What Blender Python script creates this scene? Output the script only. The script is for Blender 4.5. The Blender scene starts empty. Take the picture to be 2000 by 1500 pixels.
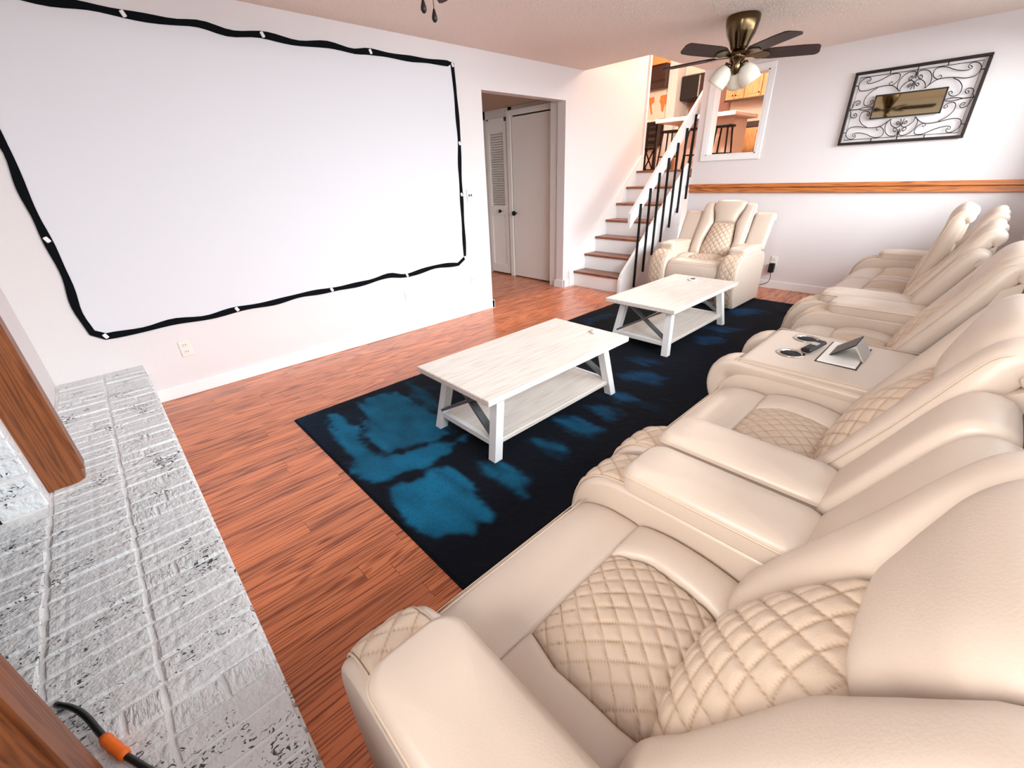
import bpy, math, random
import numpy as np
from mathutils import Vector, Matrix
random.seed(7); RNG = np.random.RandomState(7)
S = bpy.context.scene
COL = S.collection
PI = math.pi

# ---------------------------------------------------------------- camera
cd = bpy.data.cameras.new('camera'); cam = bpy.data.objects.new('camera', cd); COL.objects.link(cam)
cd.sensor_fit = 'HORIZONTAL'; cd.sensor_width = 36.0; cd.lens = 36 * 830.568 / 2000
cd.clip_start = 0.02
cam.location = (3.7208, 0.4436, 1.3735)
cam.rotation_euler = (math.radians(63.998), math.radians(1.966), math.radians(46.318))
S.camera = cam
# ---------------------------------------------------------------- world, light, exposure
w = bpy.data.worlds.new('sky'); S.world = w; w.use_nodes = True
w.node_tree.nodes['Background'].inputs[0].default_value = (0.80, 0.90, 1.0, 1)
w.node_tree.nodes['Background'].inputs[1].default_value = 2.2
S.view_settings.view_transform = 'Standard'; S.view_settings.look = 'None'
S.view_settings.gamma = 1.0; S.view_settings.use_curve_mapping = False
S.view_settings.exposure = 0.36

def area(name, loc, rot, sx, sy, power, col):
    l = bpy.data.lights.new(name, 'AREA'); l.shape = 'RECTANGLE'; l.size = sx; l.size_y = sy
    l.energy = power; l.color = col
    o = bpy.data.objects.new(name, l); COL.objects.link(o); o.location = loc; o.rotation_euler = rot
    return o
# daylight falling through the long window in the right-hand wall and the small added one behind the camera
area('window_daylight', (7.0, 3.4, 3.15), (0, PI/2 + .42, 0), 3.4, 7.8, 1450, (0.88, 0.95, 1.0))
area('window_daylight', (3.3, -3.0, 2.5), (PI/2 - .25, 0, 0), 3.4, 3.0, 480, (1.0, 0.96, 0.92))  # fill light through the added window

# ---------------------------------------------------------------- materials
M = {}
def srgb(r, g, b):
    f = lambda c: ((c/255)/12.92 if c/255 <= .04045 else ((c/255+.055)/1.055)**2.4)
    return (f(r), f(g), f(b), 1)
def mat(name, col, rough=.5, metal=0., bump=0., bscale=80., var=0., vscale=4., spec=.5, emit=0., col2=None):
    m = bpy.data.materials.new(name); m.use_nodes = True; nt = m.node_tree; n = nt.nodes; L = nt.links
    b = n['Principled BSDF']
    b.inputs['Base Color'].default_value = col; b.inputs['Roughness'].default_value = rough
    b.inputs['Metallic'].default_value = metal; b.inputs['Specular IOR Level'].default_value = spec
    tc = n.new('ShaderNodeTexCoord')
    if var or col2:
        no = n.new('ShaderNodeTexNoise'); no.inputs['Scale'].default_value = vscale; no.inputs['Detail'].default_value = 4
        L.new(tc.outputs['Object'], no.inputs['Vector'])
        mx = n.new('ShaderNodeMix'); mx.data_type = 'RGBA'
        c2 = col2 if col2 else tuple(c*(1-var) for c in col[:3]) + (1,)
        mx.inputs['A'].default_value = col; mx.inputs['B'].default_value = c2
        L.new(no.outputs['Fac'], mx.inputs['Factor']); L.new(mx.outputs['Result'], b.inputs['Base Color'])
    if bump:
        no = n.new('ShaderNodeTexNoise'); no.inputs['Scale'].default_value = bscale; no.inputs['Detail'].default_value = 3
        L.new(tc.outputs['Object'], no.inputs['Vector'])
        bp = n.new('ShaderNodeBump'); bp.inputs['Strength'].default_value = bump; bp.inputs['Distance'].default_value = .01
        L.new(no.outputs['Fac'], bp.inputs['Height']); L.new(bp.outputs['Normal'], b.inputs['Normal'])
    if emit:
        b.inputs['Emission Color'].default_value = col; b.inputs['Emission Strength'].default_value = emit
    M[name] = m; return m
def wood(name, light, dark, axis='y', rough=.3, scale=1., contrast=1., spec=.5, jitter=.25, along=1.1):
    m = bpy.data.materials.new(name); m.use_nodes = True; nt = m.node_tree; n = nt.nodes; L = nt.links
    b = n['Principled BSDF']; b.inputs['Roughness'].default_value = rough; b.inputs['Specular IOR Level'].default_value = spec
    geo = n.new('ShaderNodeNewGeometry'); oi = n.new('ShaderNodeObjectInfo')
    mp = n.new('ShaderNodeMapping')
    sc = {'x': (along, 11, 11), 'y': (11, along, 11), 'z': (11, 11, along)}[axis]
    mp.inputs['Scale'].default_value = tuple(s*scale for s in sc)
    L.new(geo.outputs['Position'], mp.inputs['Vector'])
    mul = n.new('ShaderNodeMath'); mul.operation = 'MULTIPLY'; mul.inputs[1].default_value = 37.0
    L.new(oi.outputs['Random'], mul.inputs[0])
    cv = n.new('ShaderNodeCombineXYZ')
    for k in range(3): L.new(mul.outputs[0], cv.inputs[k])
    add = n.new('ShaderNodeVectorMath'); add.operation = 'ADD'
    L.new(mp.outputs[0], add.inputs[0]); L.new(cv.outputs[0], add.inputs[1])
    n1 = n.new('ShaderNodeTexNoise'); n1.inputs['Scale'].default_value = 1.0; n1.inputs['Detail'].default_value = 2
    n1.inputs['Roughness'].default_value = .45
    L.new(add.outputs[0], n1.inputs['Vector'])
    m1 = n.new('ShaderNodeMath'); m1.operation = 'MULTIPLY'; m1.inputs[1].default_value = 70
    L.new(n1.outputs['Fac'], m1.inputs[0])
    sn = n.new('ShaderNodeMath'); sn.operation = 'SINE'; L.new(m1.outputs[0], sn.inputs[0])
    n2 = n.new('ShaderNodeTexNoise'); n2.inputs['Scale'].default_value = 9; n2.inputs['Detail'].default_value = 5
    L.new(add.outputs[0], n2.inputs['Vector'])
    ad = n.new('ShaderNodeMath'); ad.operation = 'MULTIPLY_ADD'; ad.inputs[1].default_value = .28
    L.new(sn.outputs[0], ad.inputs[0]); L.new(n2.outputs['Fac'], ad.inputs[2])
    rp = n.new('ShaderNodeValToRGB'); L.new(ad.outputs[0], rp.inputs['Fac'])
    rp.color_ramp.elements[0].position = .5 - .32/contrast; rp.color_ramp.elements[0].color = dark
    rp.color_ramp.elements[1].position = .5 + .05/contrast; rp.color_ramp.elements[1].color = light
    hv = n.new('ShaderNodeHueSaturation')
    mr = n.new('ShaderNodeMapRange'); mr.inputs['To Min'].default_value = 1-jitter; mr.inputs['To Max'].default_value = 1+jitter
    L.new(oi.outputs['Random'], mr.inputs['Value']); L.new(mr.outputs[0], hv.inputs['Value'])
    L.new(rp.outputs['Color'], hv.inputs['Color']); L.new(hv.outputs['Color'], b.inputs['Base Color'])
    bp = n.new('ShaderNodeBump'); bp.inputs['Strength'].default_value = .08; bp.inputs['Distance'].default_value = .004
    L.new(ad.outputs[0], bp.inputs['Height']); L.new(bp.outputs['Normal'], b.inputs['Normal'])
    M[name] = m; return m
mat('wall', srgb(226, 218, 216), .6, bump=.12, bscale=160)
mat('wall_warm', srgb(232, 210, 196), .6)
mat('ceiling', srgb(241, 222, 210), .9, bump=1.0, bscale=55)
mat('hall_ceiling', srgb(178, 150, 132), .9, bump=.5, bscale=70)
mat('white_paint', srgb(240, 238, 236), .35)
mat('trim_shade', srgb(228, 223, 218), .4)
mat('door_paint', srgb(240, 233, 226), .4)
mat('leather', srgb(208, 189, 172), .36, bump=.06, bscale=260, var=.06, vscale=5, spec=.45)
mat('leather_quilt', srgb(203, 180, 158), .38, bump=.10, bscale=260, spec=.45)
def stitched(m, thread):
    nt = m.node_tree; n = nt.nodes; L = nt.links; b = n['Principled BSDF']
    at = n.new('ShaderNodeVertexColor'); at.layer_name = 'stitch'
    mx = n.new('ShaderNodeMix'); mx.data_type = 'RGBA'; mx.inputs['A'].default_value = b.inputs['Base Color'].default_value; mx.inputs['B'].default_value = thread
    L.new(at.outputs['Color'], mx.inputs['Factor']); L.new(mx.outputs['Result'], b.inputs['Base Color'])
stitched(M['leather_quilt'], srgb(168, 134, 102))
mat('piping', srgb(208, 186, 164), .5)
mat('thread', srgb(176, 143, 110), .8)
mat('black_gap', srgb(18, 16, 15), .8)
mat('black_metal', srgb(12, 12, 13), .45, spec=.25)
mat('iron', srgb(40, 28, 22), .5, .3)
mat('black_plastic', srgb(16, 16, 17), .4)
mat('tape', srgb(6, 9, 13), .7, spec=.08)
mat('screen', srgb(222, 220, 223), .75)
mat('chrome', srgb(225, 222, 215), .12, 1.0)
mat('silver', srgb(190, 185, 178), .35, .3)
mat('brass', srgb(98, 80, 56), .2, 1.0)
mat('mirror', srgb(200, 188, 150), .03, 1.0)
mat('glass_shade', srgb(236, 228, 212), .3)
mat('brick_paint', srgb(238, 237, 236), .7, bump=.9, bscale=46, col2=srgb(212, 213, 214), vscale=14)
mat('mortar', srgb(240, 239, 237), .85, bump=.4, bscale=60)
mat('soot_and_gap_black', srgb(22, 20, 19), .8)
wood('white_wash', srgb(220, 210, 201), srgb(200, 187, 175), 'y', rough=.45, jitter=.02, contrast=.32, scale=1.6, along=.4)
mat('brace_gray', srgb(92, 94, 96), .5)
mat('table_white', srgb(228, 226, 224), .45)
mat('orange', srgb(240, 110, 20), .5)
mat('plate', srgb(232, 226, 216), .35)
mat('slot', srgb(70, 62, 55), .6)
mat('counter', srgb(240, 226, 216), .35)
mat('island', srgb(238, 214, 200), .5)
mat('backsplash', srgb(178, 132, 112), .5, col2=srgb(120, 78, 64), vscale=30)
mat('dark_wood_k', srgb(62, 34, 24), .5, var=.4, vscale=6)
mat('map_sea', srgb(226, 214, 196), .6, col2=srgb(205, 205, 190), vscale=3)
mat('map_land', srgb(214, 140, 70), .6, col2=srgb(196, 104, 48), vscale=14)
mat('soffit', srgb(222, 160, 96), .6)
mat('lamp_glow', srgb(255, 236, 210), .5, emit=3.0)
wood('oak_floor', srgb(212, 122, 76), srgb(130, 58, 28), 'y', rough=.22, scale=1.4, contrast=.85, spec=.7, jitter=.14, along=.5)
wood('oak_tread', srgb(150, 92, 62), srgb(92, 48, 28), 'x', rough=.35)
wood('oak_rail', srgb(200, 118, 58), srgb(120, 58, 22), 'x', rough=.35, jitter=.05, contrast=.55, scale=1.8, along=.4)
wood('walnut', srgb(134, 76, 40), srgb(92, 46, 22), 'z', rough=.4, jitter=.05, contrast=.6, scale=1.6, along=.7)
wood('cabinet_wood', srgb(216, 166, 112), srgb(178, 122, 72), 'z', rough=.45, contrast=.5, jitter=.06, scale=1.5, along=.6)
wood('blade', srgb(52, 30, 27), srgb(30, 17, 15), 'x', rough=.5, jitter=.05, contrast=.5, spec=.3)

# brick paint: worn dark specks with a shape of their own
def specks(m, col=(0.05, 0.055, 0.06, 1)):
    nt = m.node_tree; n = nt.nodes; L = nt.links; b = n['Principled BSDF']
    src = b.inputs['Base Color'].links[0].from_socket
    geo = n.new('ShaderNodeNewGeometry')
    mp = n.new('ShaderNodeMapping'); mp.inputs['Scale'].default_value = (1.6, 1., 1.); mp.inputs['Rotation'].default_value = (0, 0, .6)
    L.new(geo.outputs['Position'], mp.inputs['Vector'])
    a = n.new('ShaderNodeTexNoise'); a.inputs['Scale'].default_value = 60; a.inputs['Detail'].default_value = 4; a.inputs['Distortion'].default_value = 1.5
    c = n.new('ShaderNodeTexNoise'); c.inputs['Scale'].default_value = 7; c.inputs['Detail'].default_value = 2
    L.new(mp.outputs[0], a.inputs['Vector']); L.new(geo.outputs['Position'], c.inputs['Vector'])
    ad = n.new('ShaderNodeMath'); ad.operation = 'MULTIPLY_ADD'; ad.inputs[1].default_value = .62
    L.new(c.outputs['Fac'], ad.inputs[0]); L.new(a.outputs['Fac'], ad.inputs[2])
    rp = n.new('ShaderNodeValToRGB'); rp.color_ramp.elements[0].position = .96; rp.color_ramp.elements[1].position = 1.12
    L.new(ad.outputs[0], rp.inputs['Fac'])
    mx = n.new('ShaderNodeMix'); mx.data_type = 'RGBA'; L.new(rp.outputs['Color'], mx.inputs['Factor'])
    L.new(src, mx.inputs['A']); mx.inputs['B'].default_value = col; L.new(mx.outputs['Result'], b.inputs['Base Color'])
specks(M['brick_paint'])
# clear glass for the window panes
gm = bpy.data.materials.new('pane_glass'); gm.use_nodes = True; gn = gm.node_tree.nodes; gl = gm.node_tree.links
gn.remove(gn['Principled BSDF']); tr = gn.new('ShaderNodeBsdfTransparent'); gs = gn.new('ShaderNodeBsdfGlossy'); gs.inputs['Roughness'].default_value = .02
mxs = gn.new('ShaderNodeMixShader'); mxs.inputs[0].default_value = .06
gl.new(tr.outputs[0], mxs.inputs[1]); gl.new(gs.outputs[0], mxs.inputs[2]); gl.new(mxs.outputs[0], gn['Material Output'].inputs['Surface'])
M['pane_glass'] = gm
# rug: colours woven in (stored per vertex) with a fine pile
rm = bpy.data.materials.new('rug_pile'); rm.use_nodes = True; n = rm.node_tree.nodes; L = rm.node_tree.links; b = n['Principled BSDF']
at = n.new('ShaderNodeVertexColor'); at.layer_name = 'weave'; b.inputs['Roughness'].default_value = .95; b.inputs['Specular IOR Level'].default_value = .15
geo = n.new('ShaderNodeNewGeometry'); no = n.new('ShaderNodeTexNoise'); no.inputs['Scale'].default_value = 160; no.inputs['Detail'].default_value = 3
L.new(geo.outputs['Position'], no.inputs['Vector'])
hv = n.new('ShaderNodeHueSaturation'); mr = n.new('ShaderNodeMapRange'); mr.inputs['To Min'].default_value = .5; mr.inputs['To Max'].default_value = 1.5
L.new(no.outputs['Fac'], mr.inputs['Value']); L.new(mr.outputs[0], hv.inputs['Value']); L.new(at.outputs['Color'], hv.inputs['Color'])
L.new(hv.outputs['Color'], b.inputs['Base Color'])
bp = n.new('ShaderNodeBump'); bp.inputs['Strength'].default_value = .8; bp.inputs['Distance'].default_value = .01
L.new(no.outputs['Fac'], bp.inputs['Height']); L.new(bp.outputs['Normal'], b.inputs['Normal'])
M['rug_pile'] = rm

# ---------------------------------------------------------------- mesh helpers
def mk(name, V, F, smooth=False):
    me = bpy.data.meshes.new(name); me.from_pydata([tuple(map(float, v)) for v in V], [], [tuple(map(int, f)) for f in F]); me.update()
    if smooth: me.polygons.foreach_set('use_smooth', [True]*len(me.polygons))
    return me
def obj(name, me, m=None, parent=None, loc=None, rot=None, scale=None, kind=None):
    o = bpy.data.objects.new(name, me); COL.objects.link(o)
    if m and not me.materials: me.materials.append(M[m])
    if parent: o.parent = parent
    if loc: o.location = loc
    if rot: o.rotation_euler = rot
    if scale: o.scale = scale
    if kind: o['kind'] = kind
    return o
def tag(o, label, cat, group=None):
    o['label'] = label; o['category'] = cat
    if group: o['group'] = group
    return o
def thing(name, label, cat, loc=(0, 0, 0), rz=0, group=None):
    o = bpy.data.objects.new(name, None); COL.objects.link(o); o.location = loc; o.rotation_euler = (0, 0, rz)
    o.empty_display_size = .1
    return tag(o, label, cat, group)
def join(*parts):
    V = []; F = []
    for v, f in parts:
        k = len(V); V += [tuple(p) for p in v]; F += [tuple(i+k for i in q) for q in f]
    return V, F
def box(x0, x1, y0, y1, z0, z1, bev=0.):
    if x0 > x1: x0, x1 = x1, x0
    if y0 > y1: y0, y1 = y1, y0
    if z0 > z1: z0, z1 = z1, z0
    if not bev:
        V = [(x, y, z) for z in (z0, z1) for y in (y0, y1) for x in (x0, x1)]
        return V, [(0, 2, 3, 1), (4, 5, 7, 6), (0, 1, 5, 4), (2, 6, 7, 3), (0, 4, 6, 2), (1, 3, 7, 5)]
    b = min(bev, (x1-x0)*.49, (y1-y0)*.49, (z1-z0)*.49)
    V = []; F = []
    X = (x0, x1); Y = (y0, y1); Z = (z0, z1); idx = {}
    for i in (0, 1):
        for j in (0, 1):
            for k in (0, 1):
                sx, sy, sz = 1-2*i, 1-2*j, 1-2*k
                for a in range(3):
                    p = [X[i], Y[j], Z[k]]
                    for c, s in ((0, sx), (1, sy), (2, sz)):
                        if c != a: p[c] += s*b
                    idx[(i, j, k, a)] = len(V); V.append(tuple(p))
    g = lambda i, j, k, a: idx[(i, j, k, a)]
    for i in (0, 1):
        F.append([g(i, 0, 0, 0), g(i, 1, 0, 0), g(i, 1, 1, 0), g(i, 0, 1, 0)][::(1 if i else -1)])
        F.append([g(0, i, 0, 1), g(1, i, 0, 1), g(1, i, 1, 1), g(0, i, 1, 1)][::(-1 if i else 1)])
        F.append([g(0, 0, i, 2), g(1, 0, i, 2), g(1, 1, i, 2), g(0, 1, i, 2)][::(1 if i else -1)])
    for p in (0, 1):
        for q in (0, 1):
            s = 1 if (p+q) % 2 == 0 else -1
            F.append([g(0, p, q, 1), g(1, p, q, 1), g(1, p, q, 2), g(0, p, q, 2)][::-s])
            F.append([g(p, 0, q, 2), g(p, 1, q, 2), g(p, 1, q, 0), g(p, 0, q, 0)][::(s)] if True else None)
            F.append([g(p, q, 0, 0), g(p, q, 1, 0), g(p, q, 1, 1), g(p, q, 0, 1)][::-s])
    for i in (0, 1):
        for j in (0, 1):
            for k in (0, 1):
                F.append([g(i, j, k, 0), g(i, j, k, 1), g(i, j, k, 2)][::(1 if (i+j+k) % 2 else -1)])
    return V, F
def fixn(me):
    import bmesh
    bm = bmesh.new(); bm.from_mesh(me); bmesh.ops.recalc_face_normals(bm, faces=bm.faces); bm.to_mesh(me); bm.free(); return me
def bx(name, x0, x1, y0, y1, z0, z1, m, parent=None, bev=0., kind=None):
    me = mk(name, *box(x0, x1, y0, y1, z0, z1, bev))
    if bev: fixn(me)
    return obj(name, me, m, parent, kind=kind)
def prism(pts, axis, a0, a1):
    """polygon pts (two coords) extruded along axis ('x','y','z')"""
    n = len(pts); V = []
    for a in (a0, a1):
        for p, q in pts:
            V.append({'x': (a, p, q), 'y': (p, a, q), 'z': (p, q, a)}[axis])
    F = [tuple(range(n))[::-1], tuple(range(n, 2*n))] + [(i, (i+1) % n, n+(i+1) % n, n+i) for i in range(n)]
    return V, F
def pr(name, pts, axis, a0, a1, m, parent=None, kind=None, smooth=False):
    return obj(name, fixn(mk(name, *prism(pts, axis, a0, a1), smooth)), m, parent, kind=kind)
def tube(P, r, n=6, closed=False):
    P = np.array(P, float); N = len(P); V = []; F = []
    T = np.roll(P, -1, 0)-np.roll(P, 1, 0)
    if not closed: T[0] = P[1]-P[0]; T[-1] = P[-1]-P[-2]
    T /= np.linalg.norm(T, axis=1)[:, None]+1e-12
    u = np.cross(T[0], [0, 0, 1.]);
    if np.linalg.norm(u) < .1: u = np.cross(T[0], [1., 0, 0])
    for i in range(N):
        u = u-T[i]*(u@T[i]); u /= np.linalg.norm(u)+1e-12; v = np.cross(T[i], u)
        rr = r[i] if hasattr(r, '__len__') else r
        for k in range(n):
            a = 2*PI*k/n; V.append(P[i]+rr*(math.cos(a)*u+math.sin(a)*v))
    for i in range(N if closed else N-1):
        for k in range(n):
            j = (i+1) % N; F.append((i*n+k, i*n+(k+1) % n, j*n+(k+1) % n, j*n+k))
    if not closed: F += [tuple(range(n))[::-1], tuple(range((N-1)*n, N*n))]
    return V, F
def tb(name, P, r, m, parent=None, n=6, closed=False):
    return obj(name, mk(name, *tube(P, r, n, closed), True), m, parent)
def beam(p, q, wx, wy, up=(0, 0, 1)):
    """square bar from p to q with section wx (sideways) by wy"""
    p = np.array(p, float); q = np.array(q, float); t = (q-p)/np.linalg.norm(q-p)
    u = np.cross(t, up); u /= np.linalg.norm(u); v = np.cross(u, t)
    V = [c+u*a*wx/2+v*b_*wy/2 for c in (p, q) for a, b_ in ((-1, -1), (1, -1), (1, 1), (-1, 1))]
    return V, [(3, 2, 1, 0), (4, 5, 6, 7)]+[(i, (i+1) % 4, 4+(i+1) % 4, 4+i) for i in range(4)]
def bar(name, p, q, wx, wy, m, parent=None, up=(0, 0, 1)):
    return obj(name, fixn(mk(name, *beam(p, q, wx, wy, up))), m, parent)
def lathe(prof, n=24, c=(0, 0, 0)):
    V = []; F = []
    for r, z in prof:
        for k in range(n):
            a = 2*PI*k/n; V.append((c[0]+r*math.cos(a), c[1]+r*math.sin(a), c[2]+z))
    for i in range(len(prof)-1):
        for k in range(n): F.append((i*n+k, i*n+(k+1) % n, (i+1)*n+(k+1) % n, (i+1)*n+k))
    F += [tuple(range(n))[::-1], tuple(range((len(prof)-1)*n, len(prof)*n))]
    return V, F
def lt(name, prof, m, parent=None, n=24, c=(0, 0, 0), loc=None, rot=None):
    return obj(name, fixn(mk(name, *lathe(prof, n, c), True)), m, parent, loc, rot)
def catmull(P, n):
    P = np.array(P, float); Q = np.vstack([2*P[0]-P[1], P, 2*P[-1]-P[-2]])
    seg = np.linalg.norm(np.diff(P, axis=0), axis=1); cum = np.r_[0, np.cumsum(seg)]; out = []
    for s in np.linspace(0, cum[-1], n):
        i = min(np.searchsorted(cum, s, 'right')-1, len(P)-2); t = (s-cum[i])/(seg[i]+1e-12)
        a, b_, c, d = Q[i:i+4]
        out.append(.5*((2*b_)+(-a+c)*t+(2*a-5*b_+4*c-d)*t*t+(-a+3*b_-3*c+d)*t**3))
    return np.array(out)
def struct(o): o['kind'] = 'structure'; return o

# ---------------------------------------------------------------- room shell
XR = 3.97; YF = 6.45; H = 2.44
fl = struct(bx('floor', -1.9, XR+.1, -.02, YF+.12, -.06, -.012, 'soot_and_gap_black'))
# strip-oak boards, each a piece of its own
PW = .0826
brd = mk('board', *box(0, 1, 0, 1, -.012, 0)); brd.materials.append(M['oak_floor'])
def board(x, y0, y1, par=fl):
    g = .0006
    obj('floor_board', brd, None, par, (x+g, y0+g, 0), None, (PW-2*g, y1-y0-2*g, 1))
under = []
nrow = int((XR+.04)/PW)+1
for i in range(-21, nrow):
    x = i*PW
    if x < -.001:
        y = 3.3+random.uniform(-.5, 0)
        while y < 5.1:
            l = random.uniform(.7, 1.3); board(x, max(y, 3.3), min(y+l, 5.12)); y += l
    elif x < 1.02:
        y = .43-random.uniform(0, .8)
        while y < YF:
            l = random.uniform(.55, 1.35)
            if y+l > .44: board(x, max(y, .43), min(y+l, YF))
            y += l
    else:
        y = .43; l = random.uniform(.25, .9)
        ye = y+l
        if ye < .95: board(x, y, ye); y = ye; ye = y+random.uniform(.5, .9)
        if x < 3.2:
            board(x, y, ye); y = ye
        under.append(box(x, x+PW-.001, y, 5.62 if x < 3.1 else YF, -.012, 0))
        if x < 3.1: board(x, 5.62, YF)
u = obj('boards_under_rug', mk('boards_under_rug', *join(*under)), 'oak_floor', fl, kind='stuff')
# left wall (projector wall) with the hall opening
wl = struct(obj('wall_left', mk('wall_left', *join(
    box(-.12, 0, -.1, 3.625, -.02, H), box(-.12, 0, 3.625, 4.88, 2.13, H), box(-.12, 0, 4.88, 6.6, -.02, 3.85),
    )), 'wall'))
wn = struct(obj('wall_fireplace', mk('wall_fireplace', *join(
    box(-.12, 1.56, -.12, 0, -.02, H), box(1.56, 2.68, -.12, 0, 1.0, H), box(2.68, 3.02, -.12, 0, -.02, H), box(3.86, XR+.12, -.12, 0, -.02, H), box(3.02, 3.86, -.12, 0, -.02, .92), box(3.02, 3.86, -.12, 0, 2.2, H), box(1.5, 2.75, -.62, -.5, -.02, 1.1))), 'wall'))
# right wall with a long window over the seats
WY0, WY1, WZ0, WZ1 = .75, 6.1, 1.08, 2.22
wr = struct(obj('wall_right', mk('wall_right', *join(
    box(XR, XR+.12, 0, WY0, -.02, H), box(XR, XR+.12, WY1, YF+.12, -.02, H),
    box(XR, XR+.12, WY0, WY1, -.02, WZ0), box(XR, XR+.12, WY0, WY1, WZ1, H))), 'wall'))
win = struct(thing('window_1', '', '')); del win['label']; del win['category']
obj('window_frame', mk('window_frame', *join(
    box(XR+.03, XR+.1, WY0, WY1, WZ0, WZ0+.05), box(XR+.03, XR+.1, WY0, WY1, WZ1-.05, WZ1),
    *[box(XR+.03, XR+.1, y-.03, y+.03, WZ0+.05, WZ1-.05) for y in (WY0+.03, 2.55, 4.3, WY1-.03)])), 'white_paint', win)
for y0, y1 in ((WY0+.06, 2.52), (2.58, 4.27), (4.33, WY1-.06)):
    bx('window_pane', XR+.06, XR+.066, y0, y1, WZ0+.05, WZ1-.05, 'pane_glass', win)
w3 = struct(thing('window_added', '', '')); del w3['label']; del w3['category']  # unseen window, added to bring more light onto the far wall
obj('window_frame', mk('window_frame', *join(box(3.02, 3.86, -.1, -.03, .92, .97), box(3.02, 3.86, -.1, -.03, 2.15, 2.2), *[box(x-.025, x+.025, -.1, -.03, .97, 2.15) for x in (3.045, 3.44, 3.835)])), 'white_paint', w3)
for x0, x1 in ((3.07, 3.415), (3.465, 3.81)): bx('window_pane', x0, x1, -.066, -.06, .97, 2.15, 'pane_glass', w3)
# far wall with the pass-through to the kitchen
PX0, PX1, PZ0, PZ1 = 1.0, 1.585, 1.525, 2.34
wf = struct(obj('wall_far', mk('wall_far', *join(
    box(.843, PX0, YF, YF+.12, -.02, 3.85), box(PX1, XR+.12, YF, YF+.12, -.02, 3.85),
    box(PX0, PX1, YF, YF+.12, -.02, PZ0), box(PX0, PX1, YF, YF+.12, PZ1, 3.85))), 'wall'))
w2 = struct(thing('window_2', '', '')); del w2['label']; del w2['category']
fw = .062
for a, b_, c, d in ((PX0-fw, PX1+fw, PZ0-fw, PZ0), (PX0-fw, PX1+fw, PZ1, PZ1+fw), (PX0-fw, PX0, PZ0, PZ1), (PX1, PX1+fw, PZ0, PZ1)):
    bx('casing', a, b_, YF-.022, YF, c, d, 'white_paint', w2, bev=.005)
for a, b_, c, d in ((PX0, PX1, PZ0, PZ0+.012), (PX0, PX1, PZ1-.012, PZ1), (PX0, PX0+.012, PZ0, PZ1), (PX1-.012, PX1, PZ0, PZ1)):
    bx('jamb', a, b_, YF-.02, YF+.14, c, d, 'white_paint', w2)
# ceiling with the stairwell left open
struct(obj('ceiling', mk('ceiling', *join(box(-.1, XR+.1, -.1, 5.2, H, H+.12), box(.843, XR+.1, 5.2, YF+.05, H, H+.12))), 'ceiling'))
# oak cap along the far wall
rail = struct(thing('trim_1', '', '')); del rail['label']; del rail['category']
bx('rail_cap', .848, XR, YF-.05, YF, 1.158, 1.200, 'oak_rail', rail, bev=.006)
bx('rail_fascia', .852, XR, YF-.035, YF, 1.100, 1.156, 'oak_rail', rail, bev=.004)
# baseboards
struct(bx('baseboard_left', 0, .016, .44, 3.64, 0, .092, 'white_paint', bev=.004))
struct(obj('baseboard_opening', mk('baseboard_opening', *join(box(-.14, .016, 3.61, 3.641, 0, .092), box(-.14, .016, 4.865, 4.895, 0, .092), box(0, .016, 4.88, 5.05, 0, .092))), 'white_paint')).name = 'baseboard_hall'
struct(bx('baseboard_far', .85, XR, YF-.016, YF, 0, .095, 'white_paint', bev=.004))
# hall behind the opening
struct(obj('wall_hall', mk('wall_hall', *join(box(-1.9, -.12, 3.2, 3.3, -.02, 2.4), box(-2.0, -1.9, 3.2, 5.3, -.02, 2.4), box(-.25, -.12, 4.9, 5.3, -.02, 2.4),
    box(-1.9, -1.60, 5.03, 5.2, -.02, 2.4), box(-1.13, -1.06, 5.03, 5.2, -.02, 2.4), box(-1.9, -.12, 5.03, 5.2, 2.10, 2.4), box(-1.9, -.12, 5.2, 5.25, -.02, 2.4))), 'trim_shade'))
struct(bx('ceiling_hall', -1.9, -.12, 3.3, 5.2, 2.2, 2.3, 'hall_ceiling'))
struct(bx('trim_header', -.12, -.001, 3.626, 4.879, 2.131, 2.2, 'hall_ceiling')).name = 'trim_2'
d1 = struct(thing('door_1', '', '', (-.66, 5.03, 0))); del d1['label']; del d1['category']
bx('door_leaf', -.385, .41, -.02, .02, .012, 2.08, 'door_paint', d1, bev=.004)
bx('door_gap_shade', -.395, .418, .021, .05, 0, 2.1, 'soot_and_gap_black', d1)  # black sheet behind the leaf, its colour stands in for shade in the gap
kn = lt('door_knob', [(.012, 0), (.012, .02), (.03, .035), (.034, .05), (.026, .064), (.0, .066)], 'black_metal', d1, 14, loc=(-.335, -.02, .9), rot=(PI/2, 0, 0))
for a, b_, c, d in ((-.47, -.395, 0, 2.16), (-.395, .415, 2.095, 2.16)):
    bx('door_casing', a, b_, -.035, .0, c, d, 'door_paint', d1, bev=.004)
d2 = struct(thing('door_2', '', '', (-1.37, 5.03, 0))); del d2['label']; del d2['category']
for nm, a, b_, c, d in (('stile', -.21, -.145, .02, 2.08), ('stile', .145, .21, .02, 2.05), ('cross_rail', -.145, .145, .02, .15), ('cross_rail', -.145, .145, .86, 1.0), ('cross_rail', -.145, .145, 1.93, 2.10)):
    bx(nm, a, b_, -.018, .018, c, d, 'door_paint', d2, bev=.003)
bx('lower_panel', -.145, .145, -.006, .01, .15, .86, 'door_paint', d2)
sl = []
for k in range(30):
    z = 1.012+k*.031; sl.append(beam((-.145, 0, z+.01), (.145, 0, z+.01), .03, .006, (0, .7, .7)))
obj('louvers', mk('louvers', *join(*sl)), 'door_paint', d2, kind='stuff')
lt('door_knob', [(.01, 0), (.01, .02), (.024, .03), (.026, .04), (.0, .05)], 'black_metal', d2, 12, loc=(.06, -.018, .92), rot=(PI/2, 0, 0))
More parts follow.
